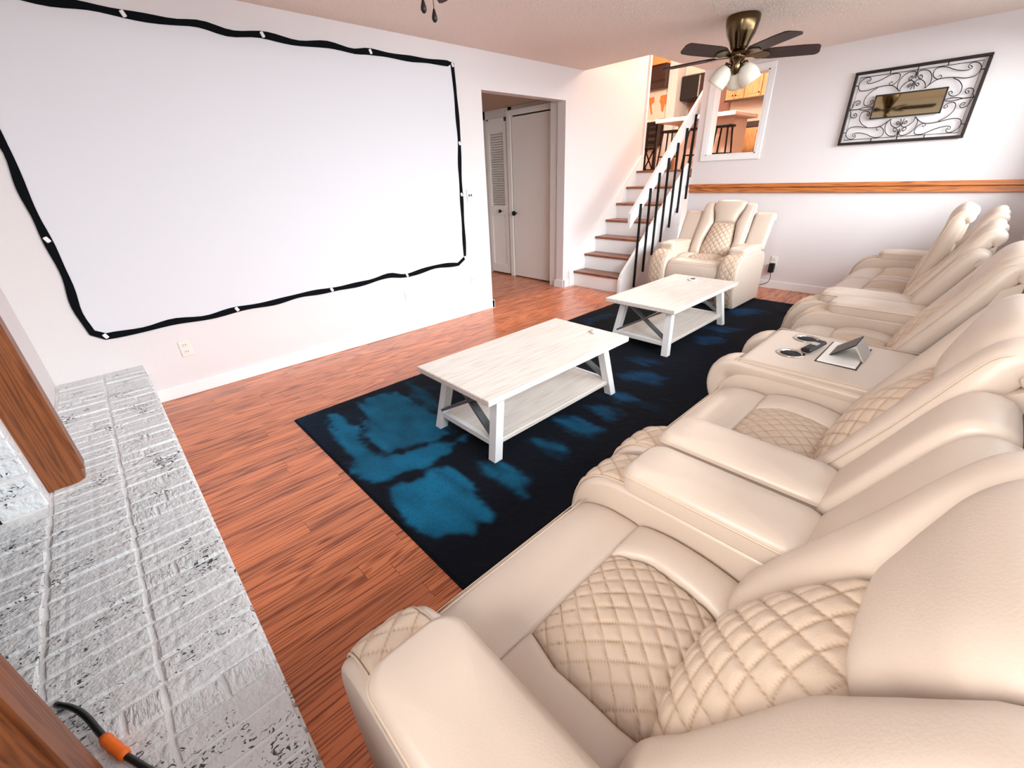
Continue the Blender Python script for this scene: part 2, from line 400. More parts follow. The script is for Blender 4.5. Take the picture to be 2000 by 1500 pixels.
d3 = struct(thing('door_3', '', '', (-1.78, 5.03, 0))); del d3['label']; del d3['category']
bx('stile', .0, .07, -.018, .018, .02, 2.05, 'door_paint', d3, bev=.003)
bx('folded_panel', -.1, .0, -.008, .008, .02, 2.05, 'door_paint', d3)

# ---------------------------------------------------------------- stairs
RY0, RUN, RISE = 5.065, .227, .198
st = thing('staircase', 'staircase of oak treads and white risers with white handrail and black balusters', 'stairs', (0, 5.06, 0))
def spart(name, me, m): o = obj(name, me, m, st); o.location = (0, -5.06, 0); return o
NS = 7
for i in range(NS):
    y = RY0+i*RUN; z = (i+1)*RISE
    spart('riser', mk('riser', *box(.03, .752, y+.02, y+.04, i*RISE, z-.028)), 'white_paint')
    me = mk('tread', *box(.03, .76, y-.005, y+RUN+.035, z-.028, z, .006)); fixn(me); spart('tread', me, 'oak_tread')
slope = RISE/RUN
ls = lambda y, o: (y-RY0)*slope+RISE+o
spart('skirt_board', fixn(mk('skirt_board', *prism([(4.985, 0), (4.985, .2), (5.03, ls(5.03, .09)), (6.55, ls(6.55, .09)), (6.55, 1.0), (5.25, 0)], 'x', .002, .03))), 'white_paint')
spart('stringer', fixn(mk('stringer', *prism([(5.035, 0), (5.035, .175), (5.07, ls(5.07, .035)), (6.46, ls(6.46, .035)), (6.46, ls(6.46, -.28)), (5.33, 0)], 'x', .755, .79))), 'white_paint')
spart('side_panel', fixn(mk('side_panel', *prism([(5.3, 0), (6.44, ls(6.44, -.25)), (6.44, 0)], 'x', .757, .772))), 'wall')
# banister: white board with black square balusters
bpart = spart
bs = .907
zt = lambda y: .957+bs*(y-5.19)
bpart('handrail_board', fixn(mk('handrail_board', *prism([(5.165, zt(5.165)), (6.72, zt(6.72)), (6.72, zt(6.72)-.19), (5.165, zt(5.165)-.17)], 'x', .752, .787))), 'white_paint')
for y, z0, z1 in ((5.345, .036, 1.03), (5.535, .2, 1.19), (5.715, .385, 1.355), (5.90, .53, 1.513), (6.09, .69, 1.677), (6.272, .86, 1.84), (6.46, 1.02, 1.996), (6.645, 1.21, 2.157)):
    me = mk('baluster', *box(.79, .812, y-.011, y+.011, z0, z1)); bpart('baluster', me, 'black_metal')

# ---------------------------------------------------------------- kitchen up the stairs
KF = 1.385; KC = 3.85
struct(bx('floor_kitchen', -3.4, XR+.1, 6.6, 12.2, KF-.1, KF, 'oak_tread'))
struct(obj('floor_landing', mk('floor_landing', *box(0, .843, 6.45, 6.62, KF-.1, KF)), 'oak_tread'))
struct(bx('ceiling_kitchen', -3.4, XR+.1, 5.0, 12.2, KC, KC+.1, 'wall_warm'))
struct(obj('wall_kitchen', mk('wall_kitchen', *join(box(-3.4, XR+.1, 12.1, 12.2, 0, KC), box(-3.5, -3.4, 6.5, 12.2, 0, KC), box(XR, XR+.1, 6.6, 12.2, 0, KC),
    box(-3.4, -.12, 6.5, 6.6, 0, KC), box(-.1, .95, 5.1, 5.2, H+.001, KC), box(.846, .95, 5.2, 6.45, H+.121, KC))), 'wall_warm'))
struct(bx('trim_wall_end', -.135, .015, 6.585, 6.625, KF, KC, 'white_paint')).name = 'trim_3'
struct(bx('wall_map', -3.4, -2.19, 11.5, 11.6, KF, KC, 'wall_warm'))
struct(bx('wall_column', -2.38, -2.16, 11.4, 12.0, KF, KC, 'wall'))
mp_ = thing('wall_map_poster', 'orange and cream world map poster on the kitchen wall', 'poster', (-2.65, 11.49, 2.8))
bx('sheet', -.3, .27, -.006, 0, -.28, .3, 'map_sea', mp_)
for cx, cz, pts in ((-.17, .06, [(-.08, .12), (.06, .13), (.07, .02), (.0, -.03), (.02, -.1), (.05, -.22), (.01, -.24), (-.03, -.1), (-.06, .0)]),
                    (.14, .05, [(-.08, .14), (.1, .15), (.11, -.02), (.05, -.06), (.02, -.2), (-.03, -.18), (-.06, -.03), (-.1, .02)])):
    pr('continent', [(cx+p, cz+q) for p, q in pts], 'y', -.008, -.0055, 'map_land', mp_)
hb = thing('wall_cabinet', 'dark brown wooden cabinet hung above the map poster', 'cabinet', (-2.67, 11.3, 3.12))
bx('body', -.3, .28, 0, .19, 0, .46, 'dark_wood_k', hb, bev=.01); bx('door', -.285, .265, -.02, 0, .15, .445, 'dark_wood_k', hb, bev=.008); bx('lower_rail', -.3, .28, -.03, 0, 0, .12, 'dark_wood_k', hb, bev=.008)
tag(bx('soffit_box', -3.0, -2.39, 11.25, 11.49, 3.585, KC-.002, 'soffit'), 'tan boxed soffit above the dark brown wall cabinet', 'soffit')
ss = thing('sideboard', 'low white topped dark sideboard below the map poster', 'sideboard', (-2.68, 11.2, KF))
bx('top', -.32, .27, -.05, .28, 1.05, 1.10, 'counter', ss, bev=.008); bx('body', -.3, .25, 0, .27, .55, 1.05, 'dark_wood_k', ss, bev=.01)
for x in (-.28, .23): bx('leg', x-.02, x+.02, .02, .06, 0, .55, 'dark_wood_k', ss)
ch = thing('dining_chair', 'black dining chair with crossed legs just inside the kitchen doorway', 'chair', (-1.72, 9.6, KF))
for sx in (-.1, .1):
    bar('back_post', (sx, .12, 0), (sx, .16, .88), .026, .026, 'black_metal', ch)
for z0 in (.5, .62, .74, .83):
    bx('back_slat', -.1, .1, .125, .155, z0, z0+.07, 'black_metal', ch)
for p, q in (((-.09, .12, .03), (.09, .12, .38)), ((.09, .12, .03), (-.09, .12, .38)), ((-.09, -.12, .03), (.09, -.12, .38)), ((.09, -.12, .03), (-.09, -.12, .38))):
    bar('cross_leg', p, q, .022, .022, 'black_metal', ch)
bx('seat', -.13, .13, -.14, .15, .40, .44, 'black_metal', ch, bev=.01); bx('foot_rail', -.1, .1, .1, .13, 0, .03, 'black_metal', ch); bx('foot_rail', -.1, .1, -.13, -.1, 0, .03, 'black_metal', ch)
def stool(label, loc):
    t = thing('bar_stool', label, 'stool', loc, 0, 'bar stools at the kitchen counter')
    for sx in (-1, 1):
        for sy in (-1, 1):
            bar('leg', (sx*.15, sy*.15, 0), (sx*.1, sy*.1, .68), .024, .024, 'black_metal', t)
    bx('seat', -.15, .15, -.15, .15, .68, .72, 'black_metal', t, bev=.015)
    for sy in (-1, 1): bx('foot_bar', -.14, .14, sy*.14-.009, sy*.14+.009, .24, .26, 'black_metal', t)
    for sx in (-1, 1): bx('foot_bar', sx*.14-.009, sx*.14+.009, -.14, .14, .24, .26, 'black_metal', t)
stool('black legged bar stool at the near corner of the kitchen counter', (-.2, 9.72, KF))
stool('black legged bar stool at the left end of the kitchen counter', (-1.3, 9.74, KF))
stool('black legged bar stool in the middle of the kitchen counter', (-.75, 9.74, KF))
pn = thing('kitchen_peninsula', 'cream kitchen peninsula with thick pale overhanging countertop', 'counter', (-.9, 10.1, KF))
bx('countertop', -.68, .9, -.5, .6, .855, .925, 'counter', pn, bev=.01)
bx('base', -.4, .72, -.05, .56, 0, .855, 'island', pn); bx('end_panel', .72, .735, -.04, .54, .02, .85, 'counter', pn)
bx('seam_strip', .3, .31, -.056, -.05, .0, .85, 'trim_shade', pn)
def cabinet(name, label, x0, x1, y, z0, z1, nd, dep, rz=0, knob=True, group=None, wm='cabinet_wood'):
    t = thing(name, label, 'cabinet', ((x0+x1)/2, y, z0), rz, group); wd = x1-x0
    bx('body', -wd/2, wd/2, 0, dep, 0, z1-z0, wm, t)
    for k in range(nd):
        a = -wd/2+k*wd/nd+.006; b_ = -wd/2+(k+1)*wd/nd-.006
        d = bx('door', a, b_, -.02, 0, .01, z1-z0-.01, wm, t, bev=.006)
        bx('door_panel', a+.05, b_-.05, -.027, -.019, .07, z1-z0-.07, wm, d, bev=.004)
        if knob:
            s = b_-.025 if k % 2 == 0 else a+.025
            lt('knob', [(.006, 0), (.006, .014), (.014, .02), (.012, .03), (0, .032)], 'black_metal', d, 10, loc=(s, -.02, .08 if z0 > 2.5 else z1-z0-.08), rot=(PI/2, 0, 0))
    return t
cabinet('upper_cabinet', 'tan upper kitchen cabinets with two narrow doors at the back', -1.13, -.74, 11.72, 2.72, 3.6, 2, .36, group='kitchen wall cabinets')
cabinet('upper_cabinet', 'tan upper kitchen cabinet with one wide door beside the narrow pair', -.735, -.4, 11.72, 2.72, 3.6, 1, .36, group='kitchen wall cabinets')
cabinet('upper_cabinet', 'rightmost tan upper kitchen cabinet seen through the pass-through', -.395, .35, 11.72, 2.72, 3.6, 2, .36, group='kitchen wall cabinets')
cabinet('upper_cabinet', 'cream topped upper cabinet above the black microwave', -2.15, -1.16, 11.72, 3.33, 3.75, 2, .36, group='kitchen wall cabinets', wm='island')
tag(bx('cabinet_underside', -1.13, .35, 11.66, 11.7, 2.69, 2.718, 'dark_wood_k'), 'dark strip under the tan upper kitchen cabinets', 'underside')  # dark line along the cabinet undersides, built as a strip
cabinet('base_cabinet', 'tan base cabinet below the dark worktop in the kitchen', -.5, .4, 11.5, KF, 2.15, 3, .58)
tag(bx('worktop', -.52, .42, 11.47, 12.09, 2.152, 2.26, 'dark_wood_k', bev=.005), 'dark worktop on the tan base cabinets', 'worktop')
cabinet('base_cabinet', 'tan base cabinet behind the stair balusters under the toaster', -2.12, -.9, 11.5, KF, 2.25, 4, .58)
tag(bx('worktop', -2.14, -.88, 11.47, 12.08, 2.252, 2.30, 'counter', bev=.005), 'pale worktop carrying the toaster', 'worktop')
tag(bx('backsplash', -2.15, -1.16, 12.07, 12.098, 2.302, 3.32, 'backsplash'), 'speckled reddish backsplash behind the microwave', 'backsplash')
mw = thing('microwave', 'black microwave mounted under the upper kitchen cabinet', 'microwave', (-1.8, 11.6, 2.84))
bx('case', -.36, .3, 0, .44, 0, .475, 'black_plastic', mw, bev=.012); bx('door', -.35, .06, -.025, 0, .01, .465, 'black_plastic', mw, bev=.008)
bx('handle', .075, .1, -.04, -.0, .03, .44, 'silver', mw, bev=.006); bx('control_panel', .11, .29, -.02, 0, .01, .465, 'dark_wood_k', mw, bev=.004)
to = thing('toaster', 'small black toaster on the pale worktop', 'toaster', (-1.9, 11.62, 2.302))
bx('body', -.16, .16, 0, .16, 0.0, .2, 'black_plastic', to, bev=.025); bx('end_panel', -.05, .14, -.006, .004, .03, .17, 'silver', to); bx('lever', -.18, -.155, .06, .1, .12, .14, 'silver', to)
kl = thing('added_ceiling_lamp', 'round flush ceiling lamp added unseen to light the kitchen', 'lamp', (-.6, 9.0, KC))  # fixture out of view, added to light the kitchen
lt('canopy', [(.2, -.03), (.2, 0)], 'white_paint', kl); lt('diffuser', [(.0, -.09), (.1, -.085), (.17, -.06), (.19, -.03)], 'lamp_glow', kl)
for x, y in ((-.6, 9.0), (.4, 7.4)):  # point lights under the two added fixtures
    l = bpy.data.lights.new('kitchen_fill', 'POINT'); l.energy = 170; l.shadow_soft_size = .18; l.color = (1, .86, .72)
    o = bpy.data.objects.new('kitchen_fill', l); COL.objects.link(o); o.location = (x, y, KC-.32)
k2 = thing('added_ceiling_lamp', 'round flush ceiling lamp added unseen above the top of the stairs', 'lamp', (.4, 7.4, KC))
lt('canopy', [(.2, -.03), (.2, 0)], 'white_paint', k2); lt('diffuser', [(.0, -.09), (.1, -.085), (.17, -.06), (.19, -.03)], 'lamp_glow', k2)

# ---------------------------------------------------------------- fireplace and hearth
fp = thing('fireplace', 'whitewashed brick hearth and fireplace with brown wooden surround', 'fireplace', (2.1, 0, 0))
def fpt(o): o.location.x -= 2.1; return o
HZ = .3
def fbx(name, *a, **k): return fpt(bx(name, *a[:6], a[6], fp, **k))
fbx('hearth_core', .001, XR-.45, .001, .434, 0, HZ-.0045, 'mortar')
fbx('firebox_floor', 1.561, 2.679, -.49, 0, .0, HZ-.0045, 'mortar')
bk = []
for v in range(5):
    V, F = box(0, 1, 0, 1, 0, 1)
    V, F = box(0, .067, 0, .206, 0, .034, .004)
    V = [(x+RNG.uniform(-.0022, .0022), y+RNG.uniform(-.003, .003), z+RNG.uniform(-.002, .002)*(z > .02)) for x, y, z in V]
    me = fixn(mk('brick', V, F)); me.materials.append(M['brick_paint']); bk.append(me)
PB = .0742
def brick(x, y, sx=1., sy=1.):
    o = obj('brick', random.choice(bk), None, fp, (x-2.1, y, HZ-.032+random.uniform(-.003, .002)), (0, 0, random.uniform(-.008, .008)), (sx, sy, 1))
for i in range(int((XR-.5)/PB)):
    x = .008+i*PB
    for j, (ya, yb) in enumerate(((.013, .219), (.229, .435))):
        if random.random() < .16:
            c = ya+random.uniform(.07, .14); brick(x, ya, 1, (c-.005-ya)/.206); brick(x, c+.005, 1, (yb-c-.005)/.206)
        else: brick(x, ya, 1, 1)
    if 1.57 < x < 2.60: brick(x, -.205)
# front face bricks of the hearth
fb = mk('front_brick', *box(0, .0645, 0, .014, 0, .2, .004)); fixn(fb); fb.materials.append(M['brick_paint'])
for i in range(int((XR-.5)/PB)):
    obj('brick', fb, None, fp, (.008+i*PB-2.1, .428, .03))
# firebox returns in painted brick courses
for side in (0, 1):
    for k in range(9):
        z = HZ+.004+k*.076
        x0, x1 = ((1.50, 1.563) if side == 0 else (2.677, 2.74))
        a = fbx('brick', x0, x1, -.118, .006, z, z+.067, 'brick_paint', bev=.004)
for k in range(16):
    fbx('brick', 1.5+k*.0775, 1.5+k*.0775+.068, -.11, .01, 1.0, 1.2, 'brick_paint', bev=.004)
fbx('firebox_back', 1.52, 2.72, -.5, -.48, .0, 1.1, 'soot_and_gap_black'); fbx('firebox_side', 1.5, 1.56, -.49, -.13, 0, 1.05, 'soot_and_gap_black'); fbx('firebox_side', 2.68, 2.74, -.49, -.13, 0, 1.05, 'soot_and_gap_black')
fbx('firebox_top', 1.5, 2.74, -.49, -.0, 1.02, 1.06, 'soot_and_gap_black')
# black metal door frame inside the brick
fbx('door_frame', 1.562, 1.60, -.235, -.205, HZ, 1.0, 'black_metal', bev=.004); fbx('door_frame', 2.64, 2.678, -.235, -.205, HZ, 1.0, 'black_metal', bev=.004); fbx('door_frame', 1.6, 2.64, -.235, -.205, HZ, HZ+.04, 'black_metal', bev=.004)
def post(x0, x1, nm='surround_post'):
    c = .022
    pts = [(x0, .0), (x0, .112-c), (x0+c, .112), (x1-c, .112), (x1, .112-c), (x1, 0)]
    fpt(pr(nm, pts, 'z', HZ+.001, 1.32, 'walnut', fp))
    fpt(pr('post_fillet', [(x0+.035, .112), (x0+.035, .122), (x1-.035, .122), (x1-.035, .112)], 'z', HZ+.04, 1.30, 'walnut', fp))
post(1.30, 1.45); post(2.785, 2.935)
fbx('mantel_beam', 1.25, 2.99, 0, .13, 1.2, 1.34, 'walnut', bev=.01); fbx('mantel_shelf', 1.15, 3.09, 0, .2, 1.34, 1.38, 'walnut', bev=.01)
# cable with the orange tie lying on the hearth
cab = thing('power_cable', 'black power cable with an orange tie beside the wooden post on the hearth', 'cable', (2.75, .12, HZ))
cp = catmull([(2.56, .04, .01), (2.61, .072, .02), (2.66, .095, .024), (2.73, .118, .02), (2.79, .142, .014), (2.85, .172, .01), (2.95, .22, .009), (3.05, .25, .009)], 40)
tb('cord', [(p[0]-2.75, p[1]-.12, p[2]) for p in cp], .0065, 'black_plastic', cab, 8)
tb('orange_tie', [(p[0]-2.75, p[1]-.12, p[2]) for p in cp[14:21]], [.009, .012, .0105, .0125, .0105, .012, .009], 'orange', cab, 10)

# ---------------------------------------------------------------- projector screen
sc_ = thing('projector_screen', 'large white projector screen edged with black tape on the left wall', 'screen', (0, 1.8, .54))
top = [(.285, 2.30), (.5, 2.285), (.659, 2.273), (.829, 2.281), (.998, 2.272), (1.211, 2.271), (1.371, 2.283), (1.532, 2.26), (1.726, 2.28), (1.947, 2.265), (2.17, 2.285), (2.363, 2.27), (2.504, 2.284), (2.808, 2.28), (3.293, 2.292)]
rgt = [(3.302, 2.122), (3.306, 1.905), (3.305, 1.676), (3.287, 1.458), (3.281, 1.23), (3.274, .991), (3.268, .74), (3.262, .621)]
bot = [(3.168, .566), (2.88, .584), (2.55, .553), (2.364, .584), (2.128, .56), (1.812, .555), (1.565, .56), (1.324, .543), (1.083, .547), (.885, .53), (.69, .547), (.515, .533), (.323, .537)]
lft = [(.27, .576), (.253, .729), (.273, .914), (.272, 1.139), (.271, 1.258), (.27, 1.39), (.283, 1.551), (.28, 1.642), (.272, 1.85), (.283, 2.1)]
def edge(P, n):
    c = catmull([(p[0], p[1], 0) for p in P], n); return [(q[0], q[1]) for q in c]
B = edge(top, 60)+edge(rgt, 30)+edge(bot, 60)+edge(lft, 36)
n = len(B); cy, cz = 1.78, 1.42
V = [(.004, p, q) for p, q in B]+[(.009, p, q) for p, q in B]
s_ = obj('screen_fabric', fixn(mk('screen_fabric', V, [tuple(range(n))[::-1], tuple(range(n, 2*n))]+[(i, (i+1) % n, n+(i+1) % n, n+i) for i in range(n)])), 'screen', sc_); s_.location = (0, -1.8, -.54)
Bn = np.array(B); T = np.roll(Bn, -1, 0)-np.roll(Bn, 1, 0); T /= np.linalg.norm(T, axis=1)[:, None]
Nn = np.c_[-T[:, 1], T[:, 0]]; inw = np.where(((np.array([cy, cz])-Bn)*Nn).sum(1, keepdims=True) > 0, Nn, -Nn)
V = []; F = []
wv = .019+.003*np.sin(np.arange(n)*.9)
for i in range(n):
    a = Bn[i]-inw[i]*wv[i]; c = Bn[i]+inw[i]*wv[i]
    V += [(.0095, *a), (.0095, *c), (.0125, *c), (.0125, *a)]
for i in range(n):
    j = (i+1) % n
    for k in range(4): F.append((i*4+k, i*4+(k+1) % 4, j*4+(k+1) % 4, j*4+k))
s_ = obj('black_tape_border', fixn(mk('tape', V, F)), 'tape', sc_); s_.location = (0, -1.8, -.54)
for y, z in ((.998, 2.272), (1.726, 2.28), (2.504, 2.284), (3.293, 2.285), (3.305, 1.676), (3.281, 1.23), (3.262, .621), (2.55, .556), (1.812, .557), (1.083, .549), (.323, .54), (.272, 1.139)):
    c = bx('clip', .0126, .02, -.011, .011, -.016, .016, 'white_paint', sc_, bev=.004); c.location = (0, y-1.8, z-.54); c.rotation_euler = (.4, 0, 0)

# ---------------------------------------------------------------- wall plates
def outlet(name, label, loc, rz, two=True, kind='outlet'):
    t = thing(name, label, kind, loc, rz)
    bx('cover_plate', -.036, .036, -.008, -.001, -.058, .058, 'plate', t, bev=.003)
    for z in ((-.024, .024) if two else ()):
        s = bx('socket', -.017, .017, -.012, -.008, z-.015, z+.015, 'plate', t, bev=.003)
        for x in (-.006, .006): bx('slot', x-.0015, x+.0015, -.0125, -.0119, z-.002, z+.008, 'slot', s)
    return t
outlet('wall_outlet', 'white double outlet on the left wall beneath the screen', (0, .698, .344), PI/2)
t = outlet('light_switch', 'white double light switch beside the screen and hall opening', (0, 3.392, 1.215), PI/2, False, 'switch')
for x in (-.014, .014): bx('toggle', x-.004, x+.004, -.018, -.008, -.008, .012, 'slot', t)
outlet('wall_outlet', 'white outlet with a black adapter on the far wall behind the recliner', (2.045, YF, .33), 0)
for lb, y, z in (('faint white cable plate on the left wall, nearest the hall opening', 3.36, .37), ('faint white cable plate on the left wall under the screen corner', 2.53, .36)):
    t = thing('cable_plate', lb, 'plate', (0, y, z), PI/2, 'cable plates'); bx('cover_plate', -.03, .03, -.006, -.001, -.045, .045, 'wall', t, bev=.002); lt('port', [(.005, 0), (.005, .008)], 'plate', t, 8, loc=(0, -.006, 0), rot=(PI/2, 0, 0))
ad = thing('power_adapter', 'black plug-in power adapter with a thin cord behind the recliner', 'adapter', (2.045, YF-.013, .25))
bx('brick_body', -.03, .03, -.05, -.001, -.05, .06, 'black_plastic', ad, bev=.006)
tb('cord', catmull([(0, -.03, -.05), (.02, -.06, -.12), (.0, -.1, -.17), (-.05, -.12, -.19), (-.12, -.16, -.22)], 20), .004, 'black_plastic', ad)

# ---------------------------------------------------------------- scrolled mirror
mr_ = thing('scroll_mirror', 'rectangular black wrought-iron scrollwork panel with a small centre mirror', 'mirror', (2.868, YF-.03, 1.858))
a_, b_ = .472, .312
for x0, x1, z0, z1 in ((-a_, a_, b_-.024, b_), (-a_, a_, -b_, -b_+.024), (-a_, -a_+.024, -b_+.024, b_-.024), (a_-.024, a_, -b_+.024, b_-.024)):
    bx('frame_bar', x0, x1, -.014, .012, z0, z1, 'iron', mr_, bev=.004)
ia, ib = .258, .1
for x0, x1, z0, z1 in ((-ia, ia, ib-.01, ib), (-ia, ia, -ib, -ib+.01), (-ia, -ia+.01, -ib, ib), (ia-.01, ia, -ib, ib)):
    bx('mirror_rim', x0, x1, -.018, .004, z0, z1, 'iron', mr_)
bx('mirror_glass', -ia+.008, ia-.008, -.008, -.004, -ib+.008, ib-.008, 'mirror', mr_)
tb('inner_rod', [(x, 0, z) for x, z in ((-.425, -.265), (.425, -.265), (.425, .265), (-.425, .265))], .003, 'iron', mr_, 5, True)
quad = [[(0.348,0.24),(0.366,0.226),(0.351,0.209),(0.306,0.21),(0.253,0.226),(0.195,0.254),(0.151,0.26),(0.119,0.245),(0.122,0.2),(0.152,0.172),(0.177,0.172),(0.184,0.187),(0.167,0.2),(0.161,0.19)],
    [(0.349,0.22),(0.336,0.237),(0.346,0.256),(0.372,0.261),(0.407,0.243),(0.424,0.209),(0.414,0.168),(0.385,0.153),(0.338,0.152),(0.271,0.167),(0.206,0.173),(0.157,0.166),(0.121,0.142),(0.092,0.113)],
    [(0.265,0.163),(0.308,0.137),(0.34,0.097),(0.346,0.06),(0.337,0.033),(0.312,0.022),(0.282,0.033),(0.267,0.054),(0.278,0.065),(0.294,0.052),(0.29,0.042)],
    [(0.443,0.002),(0.43,0.029),(0.429,0.049),(0.41,0.069),(0.384,0.071),(0.373,0.054),(0.387,0.034),(0.401,0.037),(0.394,0.053),(0.385,0.052)],
    [(0.007,0.234),(0.01,0.25),(0.034,0.258),(0.074,0.248),(0.108,0.211),(0.117,0.152),(0.093,0.113)],
    [(0.006,0.234),(0.016,0.208),(0.038,0.19),(0.048,0.202),(0.038,0.219),(0.026,0.221),(0.03,0.209)],
    [(0.013,0.117),(0.005,0.151),(0.009,0.178),(0.032,0.189),(0.066,0.169),(0.088,0.136),(0.087,0.11)],
    [(-0.001,0.176),(0.016,0.15),(0.033,0.137),(0.039,0.15),(0.026,0.162),(0.02,0.156)],
    [(.258,.004),(.30,.012),(.345,.008),(.38,.0),(.45,.0)]]
for sx in (1, -1):
    for sz in (1, -1):
        for k, q in enumerate(quad):
            p = catmull([(sx*u, .001*k, sz*v) for u, v in q], max(20, len(q)*2)); tb('scroll', p, .0034, 'iron', mr_, 5)
for p, q in (((-.2, .265), (-.2, .3)), ((.2, .265), (.2, .3)), ((0, .2), (0, .3)), ((-.2, -.265), (-.2, -.3)), ((.2, -.265), (.2, -.3)), ((0, -.2), (0, -.3)), ((.425, .2), (.46, .2)), ((-.425, .2), (-.46, .2)), ((.425, -.2), (.46, -.2)), ((-.425, -.2), (-.46, -.2))):
    tb('stud', [(p[0], 0, p[1]), (q[0], 0, q[1])], .0045, 'iron', mr_, 6)

# ---------------------------------------------------------------- ceiling fans
def fan(label, x, y, phase, shades, zb=2.17, group=None):
    f = thing('ceiling_fan', label, 'fan', (x, y, H), 0, group)
    lt('motor_housing', [(.118, 0), (.124, -.012), (.122, -.05), (.112, -.09), (.108, -.105), (.104, -.12), (.082, -.16), (.066, -.2), (.06, -.215), (.03, -.225)], 'brass', f, 36)
    hz = zb-H
    lt('hub', [(.02, .05), (.055, .045), (.068, .02), (.06, -.005), (.035, -.03), (.04, -.06), (.03, -.09), (.012, -.11), (0, -.112)], 'brass', f, 24, c=(0, 0, hz))
    for k in range(5):
        a = phase+k*2*PI/5
        pts = [(.0, -.045), (.04, -.06), (.3, -.07), (.40, -.066), (.425, -.05), (.452, .02), (.448, .042), (.43, .056), (.1, .066), (.04, .06), (.0, .045)]
        me = fixn(mk('blade', *prism([(p+.17, q) for p, q in pts], 'z', -.004, .004)))
        bl = obj('blade', me, 'blade', f); bl.matrix_local = Matrix.Translation((0, 0, hz+.02)) @ Matrix.Rotation(a, 4, 'Z') @ Matrix.Rotation((-.34, .12, -.06, .3, -.12)[k], 4, 'X')
        ir = obj('blade_iron', fixn(mk('blade_iron', *join(prism([(.04, -.015), (.12, -.02), (.16, -.045), (.22, -.04), (.25, 0), (.22, .04), (.16, .045), (.12, .02), (.04, .015)], 'z', -.012, -.005)))), 'brass', bl)
    for k in range(shades):
        a = (3.3, .55, 1.75)[k]
        sh = lt('lamp_shade', [(.0, .0), (.026, -.002), (.044, -.02), (.06, -.055), (.064, -.085), (.06, -.11), (.064, -.125), (.058, -.122), (.055, -.08), (.03, -.03), (.0, -.02)], 'glass_shade', f, 20)
        sh.matrix_local = Matrix.Translation((0, 0, 0)) @ Matrix.Translation((.055*math.cos(a), .055*math.sin(a), hz-.045)) @ Matrix.Rotation(a, 4, 'Z') @ Matrix.Rotation(-.6, 4, 'Y') @ Matrix.Scale(1.2, 4)
        lt('shade_collar', [(.02, .012), (.03, .01), (.03, -.006), (.02, -.008)], 'brass', sh, 14)
    return f
fan('dark bladed brass ceiling fan with glass shades near the stairs', 1.93, 4.708, math.radians(39.4), 3)
f2 = fan('second dark ceiling fan mostly out of view, with two hanging pull chains', 1.95, 1.71, math.radians(134.5), 0, 2.17)
for px_, py_, z1 in ((1.935, 1.745, 1.95), (1.998, 1.652, 1.95)):
    tb('pull_chain', [(px_-1.95, py_-1.71, 2.1-H), (px_-1.95, py_-1.71, z1-H+.03)], .0015, 'brass', f2, 5)
    lt('pull_knob', [(0, .042), (.004, .036), (.011, .012), (.011, .004), (.006, -.004), (0, -.006)], 'iron', f2, 12, c=(px_-1.95, py_-1.71, z1-H))

# ---------------------------------------------------------------- rug
RX0, RX1, RYA, RYB = 1.0, 3.32, 1.025, 5.80
nx, ny = 190, 390
gx = np.linspace(RX0, RX1, nx); gy = np.linspace(RYA, RYB, ny)
X, Y = np.meshgrid(gx, gy, indexing='ij')
def vnoise(X, Y, s, seed):
    r = np.random.RandomState(seed); G = r.rand(64, 64)
    u = X*s; v = Y*s; i = np.floor(u).astype(int); j = np.floor(v).astype(int); fu = u-i; fv = v-j
    fu = fu*fu*(3-2*fu); fv = fv*fv*(3-2*fv)
    g = lambda a, b_: G[a % 64, b_ % 64]
    return (g(i, j)*(1-fu)+g(i+1, j)*fu)*(1-fv)+(g(i, j+1)*(1-fu)+g(i+1, j+1)*fu)*fv
N1 = vnoise(X, Y, 3, 1); N2 = vnoise(X, Y, 11, 2); N3 = vnoise(X, Y, 38, 3)
val = np.zeros_like(X)
def patch(P, amp, soft=.05):
    """irregular brushed patch with ragged, streaky edges"""
    global val
    P = np.array(P); n_ = len(P); d = np.full(X.shape, 9.); ins = np.zeros(X.shape, bool)
    for k in range(n_):
        a = P[k]; c = P[(k+1) % n_]; e = c-a
        t = np.clip(((X-a[0])*e[0]+(Y-a[1])*e[1])/(e@e), 0, 1)
        d = np.minimum(d, np.hypot(X-a[0]-t*e[0], Y-a[1]-t*e[1]))
        cr = ((a[1] > Y) != (c[1] > Y)) & (X < (c[0]-a[0])*(Y-a[1])/(c[1]-a[1]+1e-9)+a[0]); ins ^= cr
    e = np.where(ins, d, -d)+.028+(NS-.5)*.07+(N3-.5)*.03
    m_ = np.clip(e/soft, 0, 1); m_ = m_*m_*(3-2*m_)
    val = np.maximum(val, m_*amp*(.62+.45*NS+.35*(N2-.3)))
NS = vnoise(X*.35, Y, 22, 5)
